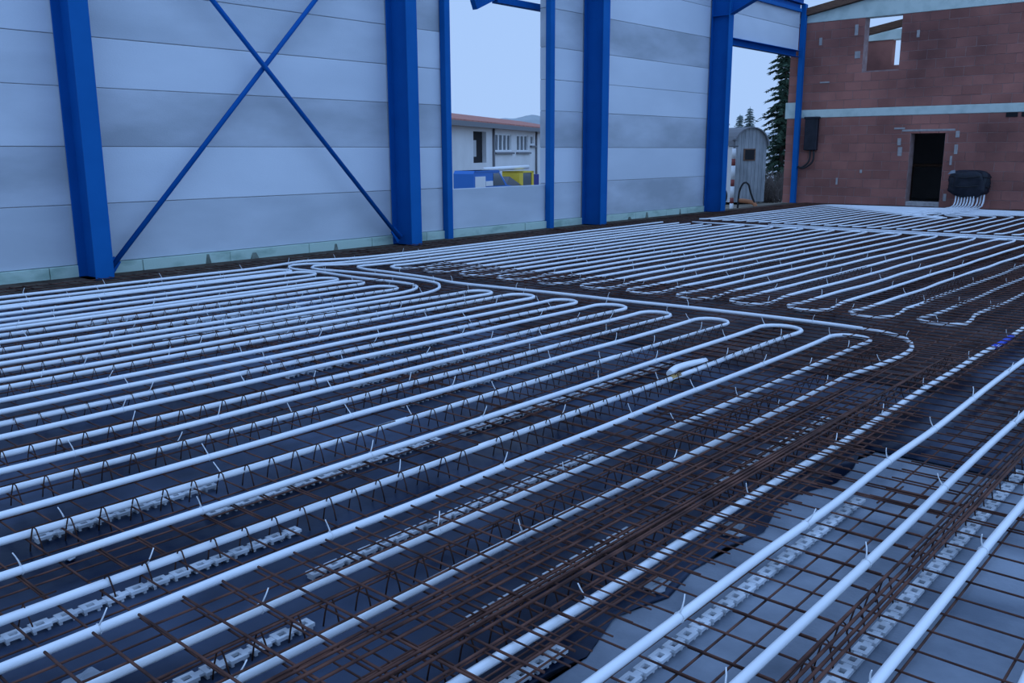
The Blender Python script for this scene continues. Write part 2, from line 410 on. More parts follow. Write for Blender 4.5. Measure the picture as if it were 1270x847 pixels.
# rooms behind the wall
rm = MB(); rm.box(XL, XR, BY+.36, 33, 2.6, 2.8); rm.box(XL, XR, 32.7, 33, 0, 2.6); rm.box(XL, XL+.3, BY+.36, 32.7, 0, 2.6); rm.box(XR-.3, XR, BY+.36, 32.7, 0, 2.6); rm.box(XL, XR, BY+.36, 33, -.2, .0)
tag(rm.build('wall_inner', 'grey_wall'), 'dim unfinished room behind the doorway', None, None, 'structure')
MB().bbox(DX0, DX1, BY+.02, BY+.34, .0, .16, .01).build('door_sill', 'patch', wback)
b = MB(); b.bbox(-9.2, -7.3, 29.2, 29.6, 1.12, 1.2, .01)
for x in (-9.15, -7.45): b.box(x, x+.08, 29.3, 29.5, 0, 1.12)
tag(b.build('work_trestle', 'wood'), 'pale board on legs inside the dark doorway', 'trestle')
up_ = MB(); up_.box(XL-.3, -10.80, 31.8, 32.1, 2.8, 5.22); up_.box(-10.2, XR, 31.8, 32.1, 2.8, 5.22); up_.box(-10.80, -10.2, 31.8, 32.1, 2.8, 4.4)
uw = up_.build('wall_upper_rear', 'brick'); tag(uw, 'brick rear wall of the upper storey seen through the opening', None, None, 'structure')
MB().bbox(XL-.3, XR, 31.75, 32.15, 5.22, 5.55, .01).build('ring_beam', 'ring', uw)
b = MB(); b.prism([(-12.3, 4.92), (-12.3, 5.12), (-5, 6.35), (-5, 6.15)], 29.5, 29.75)
tag(b.build('roof_rafter', 'wood'), 'dark brown roof rafter seen through the upper opening', 'rafter')

# hanging dark sheet with cables on the brick wall
t = empty('cable_box', (-11.42, BY-.12, 1.62)); tag(t, 'black box with hanging hoses on the brick wall beside the corner post', 'box')
q = MB(); q.bbox(-.2, .2, -.05, .11, 0, .98, .02); q.build('case', 'black', t)
MB().bbox(-.23, .23, -.07, .11, .93, 1.0, .015).build('lid', 'black', t)
for k, (dx, ex) in enumerate(((-.02, -.24), (.1, -.12))):
    MB().tube(smooth_path([(dx, .03, .04), (dx+.02, .02, -.2), (dx-.03, 0, -.38), (ex, -.02, -.52), (ex-.12, -.02, -.5-.04*k)], .05), .028, 8).build('hose', 'blackrub', t)

# wrapped manifold
t = empty('wrapped_manifold', (-6.76, 26.82, .34)); tag(t, 'heating manifold wrapped in black plastic film against the brick wall', 'manifold')
v = []; f = []; nu, nv = 40, 22; rr = random.Random(11)
for j in range(nv+1):
    ph = -math.pi/2 + math.pi*j/nv
    for i in range(nu):
        th = 2*math.pi*i/nu
        sp = lambda a, e: math.copysign(abs(a)**e, a)
        x = .50*sp(math.cos(ph), .45)*sp(math.cos(th), .6); yy = .24*sp(math.cos(ph), .45)*sp(math.sin(th), .7); z = .36+.36*sp(math.sin(ph), .6)
        cz = 1 + .05*math.sin(7*th+5*z) + .04*math.sin(13*th-9*z) + .03*math.sin(23*z+3*th)
        x *= cz; yy *= cz
        if z < .15: x *= .80+.2*z/.15
        v.append((x, yy, z + .02*math.sin(5*th+2)))
for j in range(nv):
    for i in range(nu):
        f.append((j*nu+i, j*nu+(i+1) % nu, (j+1)*nu+(i+1) % nu, (j+1)*nu+i))
me = bpy.data.meshes.new('film'); me.from_pydata(v, [], f); me.polygons.foreach_set('use_smooth', [True]*len(f)); me.update()
link('film', me, 'black', t)
for zz in (.30, .55):
    MB().tube([(.53*math.cos(a*math.pi/12), .27*math.sin(a*math.pi/12), zz+.02*math.sin(a)) for a in range(25)], .012, 6).build('tie_band', 'blackrub', t)
MB().prism([(-.5, .62), (-.3, .66), (-.32, .74), (-.42, .72)], -.28, -.27).build('film_flap', 'scrap', t)

# ------------------------------------------------------------------ spacer strips on the floor (perforated plastic)
def strip_mesh(n):
    q = MB(); pitch = .085
    for k in range(n):
        y = k*pitch
        q.box(-.025, -.011, y, y+.064, .014, .026); q.box(.011, .025, y, y+.064, .014, .026)
        q.box(-.011, .011, y, y+.018, .014, .026); q.box(-.011, .011, y+.046, y+.064, .014, .026)
        q.box(-.018, .018, y+.004, y+.014, 0, .014); q.box(-.018, .018, y+.050, y+.060, 0, .014)
        if k < n-1: q.box(-.013, .013, y+.064, y+pitch, .016, .024)
    return q.mesh('spacer_strip')
SM = {}
def strip(x, y0, y1, rz=0, label=None):
    n = max(3, int((y1-y0)/.085))
    if n not in SM: SM[n] = strip_mesh(n)
    o = link('spacer_strip', SM[n], 'strip', None, (x, y0, .0075), (0, 0, rz))
    tag(o, label, 'spacer', 'perforated spacer strips on the floor')
lines = [(-1.33, 1.95, 4.05, 'on the bare concrete beside the third pipe from right'), (-.86, 1.9, 4.9, 'on the bare concrete under the right-hand rebar bundle'),
         (-1.94, 2.0, 3.1, 'between the double rebar bundle and the dashed pipe, nearer'), (-1.93, 3.7, 5.2, 'between the double rebar bundle and the dashed pipe, farther'),
         (-1.60, 1.5, 2.15, 'short, beside the fourth pipe from right'), (-2.36, .9, 1.75, 'under the outermost return pipe at the lower edge'),
         (-2.64, 1.85, 3.8, 'between the two legs of the nearest hairpin'), (-3.04, .4, 2.1, 'beside the near leg of the second hairpin'),
         (-3.46, 1.9, 3.4, 'beside the far leg of the second hairpin, nearer'), (-3.43, 3.5, 5.8, 'beside the far leg of the second hairpin, farther'),
         (-3.78, 1.3, 2.2, 'in the third hairpin, near its left end')]
for (x, a, c, s) in lines: strip(x, a, c, random.uniform(-.015, .015), 'pale perforated spacer strip ' + s)
i = 0
for x in (-4.1, -4.72, -5.28, -5.62, -6.15, -6.7, -7.2, -7.75, -8.35):
    i += 1
    for j, (a, c) in enumerate(((1.4, 3.3), (3.7, 5.6))):
        if (i*3+j) % 3 != 1: continue
        strip(x+random.uniform(-.04, .04), a+random.uniform(-.2, .3), c+random.uniform(-.3, .3), random.uniform(-.02, .02), f'pale perforated spacer strip, {ORD[i-1]} row past the third hairpin, {"nearer" if j == 0 else "farther"} piece')

# ------------------------------------------------------------------ rebar mesh sheets
BARM = {}
def bar_mesh(L, ax, r=.0048):
    key = (round(L, 2), ax, r)
    if key not in BARM:
        q = MB(); q.tube([(0, 0, 0), ((L, 0, 0) if ax == 'x' else (0, L, 0))], r, 6); BARM[key] = q.mesh('rebar')
    return BARM[key]
def sheet(x0, x1, y0, y1, z, label, single, sp=.15, r=.0042, spy=None, off=.05, group='lower rebar mesh'):
    t = empty('rebar_mesh', (x0, y0, z)); tag(t, label, 'rebar mesh', group)
    t.rotation_euler = (0, 0, random.uniform(-.006, .006) if z < .1 else 0)
    W, L = x1-x0, y1-y0; q = MB()
    x = off
    while x < W:
        if single: link('rebar', bar_mesh(L, 'y', r), 'rust', t, (x+random.uniform(-.004, .004), 0, 0))
        else: q.tube([(x, 0, 0), (x, L, 0)], r, 4)
        x += spy or sp
    y = .05
    while y < L:
        if single: link('rebar', bar_mesh(W, 'x', r), 'rust', t, (0, y+random.uniform(-.004, .004), 2*r))
        else: q.tube([(0, y, 2*r), (W, y, 2*r)], r, 4)
        y += sp
    if not single: tag(q.build('bar_grid', 'rust', t), kind='stuff')
XS = [(-1.28, 1.2), (-3.42, -.98), (-5.6, -3.15), (-7.8, -5.35), (-10.0, -7.55), (-11.32, -9.75)]
YS = [(-1.2, 4.2), (3.9, 9.3), (9.0, 14.4), (14.1, 19.5), (19.2, 24.6), (24.3, 26.6)]
colw = ['at far right', 'under the dashed pipes', 'under the second hairpins', 'under the middle hairpins', 'under hairpins near the wall', 'along the panel wall']
roww = ['closest to the camera', 'reaching the field gap', 'nearer middle field', 'farther middle field', 'in the rear field', 'at the foot of the brick wall']
for i, (x0, x1) in enumerate(XS):
    for j, (y0, y1) in enumerate(YS):
        sheet(x0, x1, y0, y1, .049 + .0*(i % 2) + .011*((i+j) % 2)*.6, f'rusty lower rebar mesh {colw[i]}, {roww[j]}', (j < 2 and i < 3), spy=.25)
sheet(-2.66, -1.45, -.8, 4.5, .122, 'rusty upper rebar mesh over the dashed pipes, sheet nearest the camera', True, .15, .0048, None, .08, 'upper rebar mesh')
sheet(-2.62, -1.47, 4.2, 9.6, .126, 'rusty upper rebar mesh over the dashed pipes, second sheet', True, .15, .0048, None, .04, 'upper rebar mesh')
sheet(-2.7, -1.9, 9.3, 14.6, .122, 'rusty upper rebar mesh over the nearest loop of the middle field', False, .15, .0048, None, .05, 'upper rebar mesh')
for k, (a, c) in enumerate(((-4.6, -2.4), (-6.7, -4.4), (-8.7, -6.5))):
    sheet(a, c, 7.98-.12*k, 8.9-.12*k, .122, f'rusty upper rebar mesh across the field gap, {ORD[k]} piece from the right', False, .15, .0042, None, .05, 'upper rebar mesh')
sheet(-1.98, -1.43, .2, 5.4, .105, 'fine rusty rebar mesh strip beside the pipe with the blue sleeve', True, .11, .0035, .09, .03, 'upper rebar mesh')
# loose bars: bundle beside the dashed pipe, and the right-hand bundle
for k in range(8):
    x = (-2.01 if k < 4 else -1.93)+.03*k+random.uniform(-.01, .01); y0 = random.uniform(-.8, .6)
    o = link('loose_rebar', bar_mesh(6.2, 'y', .0055), 'rust', None, (x, y0, .1365+.004*(k % 3)), (0, 0, random.uniform(-.012, .012)))
    tag(o, f'long rusty bar between the two dashed pipes, {ORD[k]} from the left', 'rebar', 'rebar bundle between the dashed pipes')
for k in range(4):
    o = link('loose_rebar', bar_mesh(5.0, 'y', .0058), 'rust', None, (-.93+.03*k, .9+.2*k, .123+.006*(k % 2)), (0, 0, random.uniform(-.01, .004)))
    tag(o, f'long rusty bar between the two rightmost pipes, {ORD[k]} from the left', 'rebar', 'right-hand rebar bundle')

# ------------------------------------------------------------------ wire trestles (inverted V legs)
leg = MB()
leg.tube(smooth_path([(-.026, -.016, 0), (-.018, -.012, .05), (-.008, -.004, .1), (0, 0, .108), (.008, .004, .1), (.018, .012, .05), (.026, .016, 0)], .03), .0032, 5)
LEG = leg.mesh('wire_leg')
def trestle(x, y0, y1, label, single):
    t = empty('wire_trestle', (x, y0, .0085)); tag(t, label, 'spacer', 'zigzag wire trestles')
    t.rotation_euler = (0, 0, random.uniform(-.012, .012)); L = y1-y0
    q = MB(); q.tube([(0, 0, .1095), (0, L, .1095)], .0036, 5)
    q.build('top_wire', 'rust_dark', t)
    n = int(L/.14); jm = MB()
    for k in range(n):
        yy = .07+k*.14
        if single: link('wire_leg', LEG, 'rust_dark', t, (0, yy, 0))
        else:
            for (v0, v1) in (((-.034, yy-.016, 0), (0, yy, .108)), ((.034, yy+.016, 0), (0, yy, .108))): jm.tube([v0, v1], .0026, 4)
    if not single: tag(jm.build('wire_leg', 'rust_dark', t), kind='stuff')
TL = [(-.90, 'in the bundle at the far right'), (-1.78, 'under the upper mesh beside the fourth pipe'), (-2.30, 'beside the outermost return pipe'), (-3.04, 'beside the second hairpin, near leg'), (-3.68, 'beside the third hairpin, near leg'), (-4.27, 'beside the fourth hairpin, near leg'),
      (-4.82, 'beside the fifth hairpin, near leg'), (-5.40, 'beside the sixth hairpin, near leg'), (-6.24, 'beside the seventh hairpin, far leg'), (-6.76, 'beside the eighth hairpin, far leg'), (-7.5, 'beside the ninth hairpin, near leg'), (-8.15, 'beside the tenth hairpin, near leg')]
pw = ['first from camera', 'second from camera', 'third from camera', 'fourth from camera']
for i, (x, s) in enumerate(TL):
    for j, (a, c) in enumerate(((-.9, 1.1), (1.2, 3.2), (3.3, 5.3), (5.4, 7.1))):
        trestle(x+random.uniform(-.01, .01), a, c, f'rusty zigzag wire trestle {s}, {pw[j]}', i < 7 and 0 < j < 3)
for k in range(6):
    trestle(-2.9-1.2*k, 9.6, 11.8, f'rusty zigzag wire trestle in the middle pipe field, {ORD[k]} from the right', False)

# ------------------------------------------------------------------ heating pipes
PR, PZ = .0175, .084
tm = MB()
tm.tube([((PR+.002)*math.cos(a*math.pi/6), 0, (PR+.0008)*math.sin(a*math.pi/6)) for a in range(13)], .0016, 4)
tm.tube(smooth_path([(.004, 0, PR), (.010, .006, PR+.02), (.012, .014, PR+.04), (.010, .024, PR+.06)], .02), .0034, 5, True, .0022)
TIE = tm.mesh('cable_tie')
PIPES = []
def pipe(name, ctrl, label, group=None, parent=None, ties=.95, tieto=9.5, n=8, step=.1, r=PR):
    P = smooth_path(ctrl, step)
    q = MB(); q.tube(P, r, n)
    o = q.build(name, 'pipe', parent)
    if not parent: tag(o, label, 'pipe', group)
    if ties:
        acc = random.uniform(.1, ties)
        for i in range(1, len(P)-1):
            d = P[i+1]-P[i]; acc += d.length
            if acc > ties and P[i].y < tieto and P[i].y > .3:
                acc = random.uniform(-.3, .3)
                c = link('cable_tie', TIE, 'tie', o, tuple(P[i]), (0, 0, math.atan2(d.y, d.x)-math.pi/2))
                c.rotation_euler.z += random.choice((0, math.pi)); c.rotation_euler.y = random.uniform(-.35, .35)
    PIPES.append(o); return o
def leg_pts(x, y0, y1, dx=0.0, amp=.010, step=.7):
    n = max(2, int(abs(y1-y0)/step)); out = []
    for k in range(n+1):
        t = k/n; a = 0 if k in (0, n) else random.uniform(-amp, amp)
        out.append((x+dx*t+a, y0+(y1-y0)*t, PZ))
    return out
def hairpin(xa, xb, tip, y0=-1.2, rad=None):
    """xa near leg, xb far leg (xb<xa); tip = y of the turn"""
    c = (xa+xb)/2; R = (xa-xb)/2+.012; ty = tip-R
    pts = leg_pts(xa, y0, ty-.35)
    for a in range(0, 181, 22):
        t = math.radians(min(a, 180)); pts.append((c+R*math.cos(t), ty+R*math.sin(t), PZ))
    pts.append((c-R, ty, PZ)) if abs(pts[-1][0]-(c-R)) > .01 else None
    return pts + leg_pts(xb, ty-.35, y0)
HP = [(-2.46, -2.76, 7.38), (-3.05, -3.40, 7.42), (-3.71, -4.01, 7.33), (-4.30, -4.59, 7.31), (-4.84, -5.17, 7.38), (-5.42, -5.70, 7.32), (-5.97, -6.29, 7.31), (-6.51, -6.79, 7.22),
      (-7.55, -7.88, 6.78), (-8.17, -8.47, 6.80), (-8.64, -8.95, 6.78), (-9.26, -9.64, 6.93), (-9.75, -10.03, 6.88)]
hl = ['nearest the camera, its near leg dashed by rebar', 'with the brass coupling, second from the camera', 'third from the camera', 'fourth from the camera', 'fifth from the camera', 'sixth from the camera', 'seventh from the camera', 'eighth from the camera',
      'fifth from the panel wall', 'fourth from the panel wall', 'third from the panel wall', 'second from the panel wall', 'closest to the panel wall']
G1 = 'hairpin loops of the front pipe field'
hobj = []
for (xa, xb, tp), s in zip(HP, hl):
    hobj.append(pipe('heating_pipe', hairpin(xa, xb, tp), 'white heating pipe hairpin in front field, ' + s, G1))
# coupling and stub on the second hairpin
c = hobj[1]
MB().tube([(-3.05, 5.14, PZ), (-3.05, 5.26, PZ)], PR+.008, 10).build('brass_coupling', 'brass', c)
MB().tube(smooth_path([(-3.10, 5.22, PZ+.012), (-3.13, 5.35, PZ+.02), (-3.13, 5.55, PZ+.016), (-3.10, 5.72, PZ+.012)], .05), .025, 10).build('pipe_stub', 'pipe', c)
# legs that leave the front field for the middle field
pipe('heating_pipe', leg_pts(-7.05, -1.2, 6.5) + [(-7.16, 6.92, PZ), (-7.36, 7.17, PZ), (-7.62, 7.33, PZ), (-8.2, 7.37, PZ), (-9.0, 7.31, PZ), (-9.62, 7.19, PZ), (-9.88, 7.24, PZ), (-10.0, 7.36, PZ), (-9.98, 7.55, PZ), (-9.80, 7.78, PZ), (-9.72, 8.3, PZ)] + leg_pts(-9.72, 8.7, 17.0),
     'white heating pipe turning across the front field to the wall, outer of two')
pipe('heating_pipe', leg_pts(-7.29, -1.2, 6.3) + [(-7.32, 6.62, PZ), (-7.42, 6.86, PZ), (-7.62, 7.02, PZ), (-7.95, 7.06, PZ), (-8.6, 7.0, PZ), (-9.4, 7.03, PZ), (-9.95, 7.0, PZ), (-10.2, 7.10, PZ), (-10.32, 7.26, PZ), (-10.28, 7.45, PZ), (-10.08, 7.7, PZ), (-10.0, 8.2, PZ)] + leg_pts(-10.0, 8.6, 17.0),
     'white heating pipe turning across the front field to the wall, inner of two')
pipe('heating_pipe', leg_pts(-10.40, -1.2, 6.6) + [(-10.50, 7.2, PZ), (-10.58, 7.6, PZ), (-10.45, 7.95, PZ), (-10.3, 8.4, PZ), (-10.24, 9.2, PZ)] + leg_pts(-10.25, 9.8, 17.0, -.15),
     'white heating pipe running straight along the foot of the panel wall')
# outer return pipe of the front field
pipe('heating_pipe', leg_pts(-2.16, -1.2, 5.9) + [(-2.10, 6.5, PZ), (-2.08, 6.95, PZ), (-2.12, 7.24, PZ), (-2.25, 7.51, PZ), (-2.48, 7.68, PZ), (-2.85, 7.75, PZ), (-3.5, 7.76, PZ), (-4.4, 7.72, PZ), (-5.2, 7.64, PZ), (-5.9, 7.6, PZ), (-6.5, 7.54, PZ), (-7.05, 7.48, PZ), (-7.45, 7.47, PZ), (-7.95, 7.56, PZ), (-8.7, 7.6, PZ), (-9.2, 7.6, PZ), (-9.5, 7.72, PZ), (-9.48, 8.0, PZ), (-9.42, 8.5, PZ)] + leg_pts(-9.42, 9, 17.0),
     'white heating pipe framing the tips of the front hairpins, dashed by rebar')
# the four runs at lower right
pipe('heating_pipe', leg_pts(-1.66, -1.2, 7.4, .02) + leg_pts(-1.62, 7.8, 17.0, -.1), 'white heating pipe with a blue sleeve, dashed by the upper rebar mesh')
dp = PIPES[-1]
MB().tube([(-1.63, 7.62, PZ), (-1.62, 7.85, PZ), (-1.622, 8.2, PZ)], PR+.003, 10).build('blue_sleeve', 'bluetape', dp)
pipe('heating_pipe', leg_pts(-1.365, -1.2, 17.0, .05), 'white heating pipe along the edge of the bare concrete, third from right')
pipe('heating_pipe', leg_pts(-1.03, -1.2, 17.0), 'white heating pipe over the bare concrete, second from right')
pipe('heating_pipe', leg_pts(-.715, -1.2, 17.0, -.03), 'rightmost white heating pipe at the lower right corner')
for k in range(3): pipe('heating_pipe', leg_pts(-.4+.31*k, -1.2, 17.0), f'white heating pipe beyond the right edge, {ORD[k]} past the rightmost in view', 'pipes beyond the right edge', ties=0)

# middle field: serpentine
NX = 24
XK = [-2.12-.3055*k for k in range(NX)]
def drift(k, y): return (.20 - .010*k)*(y-8.5)/8.5
def tipy(x): return 8.36 + (x+2.5)*.065
mid = empty('heating_circuit', (0, 0, 0)); tag(mid, 'serpentine of white heating pipe filling the middle field', 'pipe')
def mleg(k, ya, yb):
    n = 12; out = []
    for i in range(n+1):
        y = ya+(yb-ya)*i/n; out.append((XK[k]+drift(k, y)+random.uniform(-.016, .016), y, PZ))
    return out
for k in range(0, NX, 2):
    fy = tipy(XK[k]); ra, rb_ = XK[k]+.04, XK[k+1]
    pts = []
    if k > 0:   # join from the previous pair at the far end
        m2 = (XK[k-1]+XK[k])/2+drift(k, 17.2); pts += [(m2, 17.26, PZ), (XK[k]+drift(k, 17.1)+.03, 17.22, PZ)]
    pts += mleg(k, 16.95, fy+1.0)
    pts += [(XK[k]+.0, fy+.65, PZ), (ra, fy+.42, PZ), (ra+.02, fy+.16, PZ), (ra-.08, fy+.02, PZ), ((ra+rb_)/2, fy-.02, PZ), (rb_+.02, fy+.04, PZ), (rb_-.05, fy+.17, PZ), (rb_-.01, fy+.36, PZ)]
    pts += mleg(k+1, fy+.75, 16.95)
    if k+2 < NX:
        m2 = (XK[k+1]+XK[k+2])/2+drift(k+1, 17.2); pts += [(XK[k+1]+drift(k+1, 17.1)-.03, 17.22, PZ), (m2, 17.26, PZ)]
    pipe('pipe_loop', pts, None, None, mid, 1.4, 13, 8, .16)
pipe('heating_pipe', [(x, 17.42+.012*math.sin(x*2), PZ) for x in [-9.9+.5*i for i in range(22)]], 'white heating pipe crossing behind the middle field', ties=0, step=.25)
pipe('heating_pipe', [(x, 17.78+.02*math.sin(x*3), PZ) for x in [-8.3+.5*i for i in range(14)]], 'white heating pipe crossing in front of the rear field', ties=0, step=.25)

# rear field: lines that turn to the manifold
lw = {}
k = 0; x = -3.1
while x > -10.3:
    left = x < -6.3
    if left:
        u = (-x-6.3)/4.0; yb = 22.0+3.6*u
        ex = -6.58-.075*((k*5) % 7); e = (ex, 26.55)
    else:
        u = (6.3+x)/3.2; yb = 22.1+3.2*u; ex = -6.34-.075*(k % 3); e = (ex, 26.6)
    sg = 1 if left else -1
    yt = min(yb+.9, 26.2)
    pts = [(x-.12, 18.30, PZ), (x-.02, 18.42, PZ)] + [(x+random.uniform(-.02, .02), 18.8+(yb-.3-18.8)*i/4, PZ) for i in range(5)]
    pts += [(x+sg*.12, yb-.06, PZ), (x+sg*.35, yb+.03, PZ)]
    if abs(e[0]-x) > 1.0: pts += [((x+e[0])/2, yb+.12, PZ), (e[0]-sg*.35, yb+.2, PZ)]
    pts += [(e[0]-sg*.04, yb+.45, PZ), (e[0], min(yb+1.0, 26.3), PZ)]
    if yb+1.0 < 26.2: pts += [(e[0], 26.25, PZ)]
    dy = -.045*((k//7) % 3)
    pts += [(e[0], 26.62+dy, PZ+.04), (e[0], 26.74+dy, PZ+.14), (e[0], 26.78+dy, .42)]
    pipe('heating_pipe', pts, f'white heating pipe of the rear field, {ORD[k]} from the right, bending to the manifold', 'runs of the rear pipe field', ties=0, n=6, step=.2)
    x -= .292; k += 1

# ------------------------------------------------------------------ scraps lying in the mesh
def scrap(x, y, w_, l_, rz, label, z=.012):
    v = []; f = []; n = 4
    for k in (0, 1):
        for j in range(n+1):
            for i in range(n+1):
                v.append(((i/n-.5)*w_*(1+.15*math.sin(j*2)), (j/n-.5)*l_, (.005*math.sin(i*2.1+j*1.3)+.008) - .003*k))
    N = (n+1)**2
    for j in range(n):
        for i in range(n):
            a = j*(n+1)+i; f.append((a, a+1, a+n+2, a+n+1)); f.append((N+a, N+a+n+1, N+a+n+2, N+a+1))
    rim = list(range(n+1))+[j*(n+1)+n for j in range(1, n+1)]+[n*(n+1)+i for i in range(n-1, -1, -1)]+[j*(n+1) for j in range(n-1, 0, -1)]
    for q in range(len(rim)): a, c = rim[q], rim[(q+1) % len(rim)]; f.append((a, N+a, N+c, c))
    me = bpy.data.meshes.new('plastic_scrap'); me.from_pydata(v, [], f); me.update()
    o = link('plastic_scrap', me, 'scrap', None, (x, y, z), (0, 0, rz)); tag(o, label, 'scrap')
scrap(-1.62, 3.30, .09, .14, .5, 'small pale scrap beside the dashed pipe, farther of two')
scrap(-1.60, 2.66, .07, .12, .2, 'small pale scrap beside the dashed pipe, nearer of two')
scrap(-3.20, 3.12, .05, .16, .1, 'pale scrap inside the second hairpin')
scrap(-3.52, 1.33, .04, .07, 1.2, 'tiny curled scrap near the left edge')
scrap(-2.62, .98, .06, .12, .3, 'pale scrap at the lower left corner')

# ------------------------------------------------------------------ outside
def ground_z(x, y): return -.5 - .026*max(0, -x-16)
v = []; f = []; xs = [8.5-.0]; 
gx = [-320, -250, -180, -130, -100, -80, -65, -55, -48, -42, -37, -32, -27, -22, -18, -15, -13.5, -12.02]; gy = [-60, -30, -10, 5, 12, 18, 22, 25, 28, 31, 34, 38, 44, 52, 62, 80, 110, 160, 240, 340]
for yy in gy:
    for xx in gx: v.append((xx, yy, max(ground_z(xx, yy), -4) + (.05*math.sin(xx*1.7+yy) if xx < -13 else 0)))
n = len(gx)
for j in range(len(gy)-1):
    for i in range(n-1): f.append((j*n+i, j*n+i+1, (j+1)*n+i+1, (j+1)*n+i))
me = bpy.data.meshes.new('ground'); me.from_pydata(v, [], f); me.update()
tag(link('ground', me, 'grass'), 'brown winter ground outside the hall', None, None, 'structure')

def pix(px, py, t):
    """point t metres along the camera axis on the photograph's ray (photogrammetry of far things)"""
    d = fw + rt2*((px-635)/F_PX) - up2*((py-423.5)/F_PX)
    return Vector((0, 0, EYE)) + d*t

# white workshop with red roof seen through the window opening
A = pix(560, 151, 46); B_ = pix(690, 164, 68)
A.z = B_.z = 3.1
ux = Vector((B_.x-A.x, B_.y-A.y, 0)); LB = ux.length; ux.normalize()
ang = math.atan2(ux.y, ux.x)
t = empty('workshop_building', (A.x, A.y, -1.4), ang); tag(t, 'white low workshop building with a red roof beyond the window opening', 'building')
def along(px, zref=.0):
    d = fw + rt2*((px-635)/F_PX) - up2*((175-423.5)/F_PX)
    # intersect with facade line in plan
    # A + s*ux = k*d
    det = ux.x*(-d.y) - ux.y*(-d.x)
    s = ((-A.x)*(-d.y) - (-A.y)*(-d.x))/det
    return s
def zat(px, py):
    s = along(px); P = Vector((A.x, A.y, 0)) + ux*s
    d = fw + rt2*((px-635)/F_PX) - up2*((py-423.5)/F_PX)
    k = (P.x*d.x+P.y*d.y)/(d.x*d.x+d.y*d.y)
    return EYE + d.z*k + 1.4
HT = 4.5
wallm = MB(); wallm.box(-6, LB+6, 0.25, 9, 0, HT-.1); 
# front wall leaf with real openings
rects = [(587, 603, 163, 202, 'd'), (614, 634, 166, 187, 'w'), (641, 655, 167.5, 187, 'w'), (658, 662, 168, 179, 'w')]
ops = sorted([(along(a), along(c), zat((a+c)/2, e2), zat((a+c)/2, e1), ty) for a, c, e1, e2, ty in rects])
s0 = -6; front = MB()
for (a, c, z0, z1, ty) in ops:
    front.box(s0, a, 0, .25, 0, HT-.1); front.box(a, c, 0, .25, 0, z0); front.box(a, c, 0, .25, z1, HT-.1); s0 = c
front.box(s0, LB+6, 0, .25, 0, HT-.1)
front.build('wall', 'white_wall', t); wallm.build('rear_block', 'dark', t)
for (a, c, z0, z1, ty) in ops:
    if ty == 'd':
        dd = MB(); dd.box(a, a+(c-a)*.42, .16, .22, z0+(z1-z0)*.2, z0+(z1-z0)*.72); dd.build('light_panel', 'grey_wall', t)
        continue
    wn_ = MB(); wn_.bbox(a-.06, c+.06, -.02, .06, z0-.08, z0+.05, .01); wn_.box(a, c, .05, .1, z1-.08, z1); wf = wn_.build('window_frame', 'whitepaint', t)
    npn = 4 if c-a > 3 else (3 if c-a > 1.5 else 1)
    for k in range(npn):
        p0 = a+(c-a)*k/npn; p1 = a+(c-a)*(k+1)/npn
        MB().box(p0+.1, p1-.1, .12, .15, z0+.05, z1-.08).build('pane', 'glass', wf)
        MB().box(p0, p0+.1, .05, .16, z0+.05, z1-.08).build('mullion', 'whitepaint', wf); MB().box(p1-.1, p1, .05, .16, z0+.05, z1-.08).build('mullion', 'whitepaint', wf)
    MB().bbox(a-.2, c+.3, -.16, .05, z0-.2, z0-.09, .01).build('sill', 'fascia', wf)
rf = MB(); rf.prism([(-.55, HT-.12), (-.55, HT+.18), (4.6, HT+1.05), (9.6, HT+.2), (9.6, HT-.1)], -6.4, LB+6.4, 'x'); rf.build('roof', 'redroof', t)
MB().box(-6.4, LB+6.4, -.62, -.552, HT-.16, HT+.10).build('fascia_board', 'fascia', t)
for px in (611, 664):
    s = along(px); MB().tube([(s, -.08, 0), (s, -.08, HT-.1)], .07, 8).build('downpipe', 'fascia', t)
s = along(655); P = Vector((A.x, A.y, 0)) + ux*s - Vector((-ux.y, ux.x, 0))*(1.8)
t = empty('yard_lamp', (P.x, P.y, -1.4)); tag(t, 'tall yard lamp in front of the white workshop', 'lamp')
MB().tube([(0, 0, 0), (0, 0, 4.6)], .06, 8, True, .04).build('pole', 'fascia', t)
MB().tube([(0, 0, 4.55), (0, 0, 4.62), (0, 0, 4.8), (0, 0, 4.9)], .42, 14, True, .15).build('lamp_shade', 'whitepaint', t)

# blue van
c0 = pix(587, 207, 34); c1 = pix(640, 207, 37.0)
ax = Vector((c1.x-c0.x, c1.y-c0.y, 0)); LV = ax.length; an = math.atan2(ax.y, ax.x)
gz = ground_z(c0.x, c0.y)
H = 1.6 + (184.5-206.5)/1103*35 - gz
t = empty('van', (c0.x, c0.y, gz), an); tag(t, 'blue van with a white panel on its side beyond the window opening', 'van')
q = MB(); q.prism([(0, .3), (0, H-.12), (.1, H), (LV*.56, H), (LV*.78, H*.62), (LV, H*.56), (LV, .3)], 0, .9); q.build('body', 'vanblue', t)
q = MB(); q.prism([(.12, H), (LV*.56, H), (LV*.60, H-.07), (.12, H-.05)], -.02, .92); q.build('roof', 'vanblue', t)
q = MB(); q.prism([(LV*.57, H-.03), (LV*.62, H-.03), (LV*.80, H*.63), (LV*.78, H*.61)], .06, .84); q.build('windscreen', 'whitepaint', t)
q = MB(); q.prism([(LV*.44, H*.62), (LV*.44, H-.12), (LV*.57, H-.12), (LV*.72, H*.62)], -.015, .02); q.build('side_window', 'glass', t)
MB().bbox(.12, LV*.26, -.02, .01, H*.48, H*.86, .005).build('white_panel', 'whitepaint', t)
MB().bbox(LV*.27, LV*.43, -.02, .01, H*.62, H*.74, .005).build('lettering_panel', 'whitepaint', t)
MB().bbox(LV*.45, LV*.60, -.02, .01, H*.22, H*.58, .005).build('door', 'grey_wall', t)
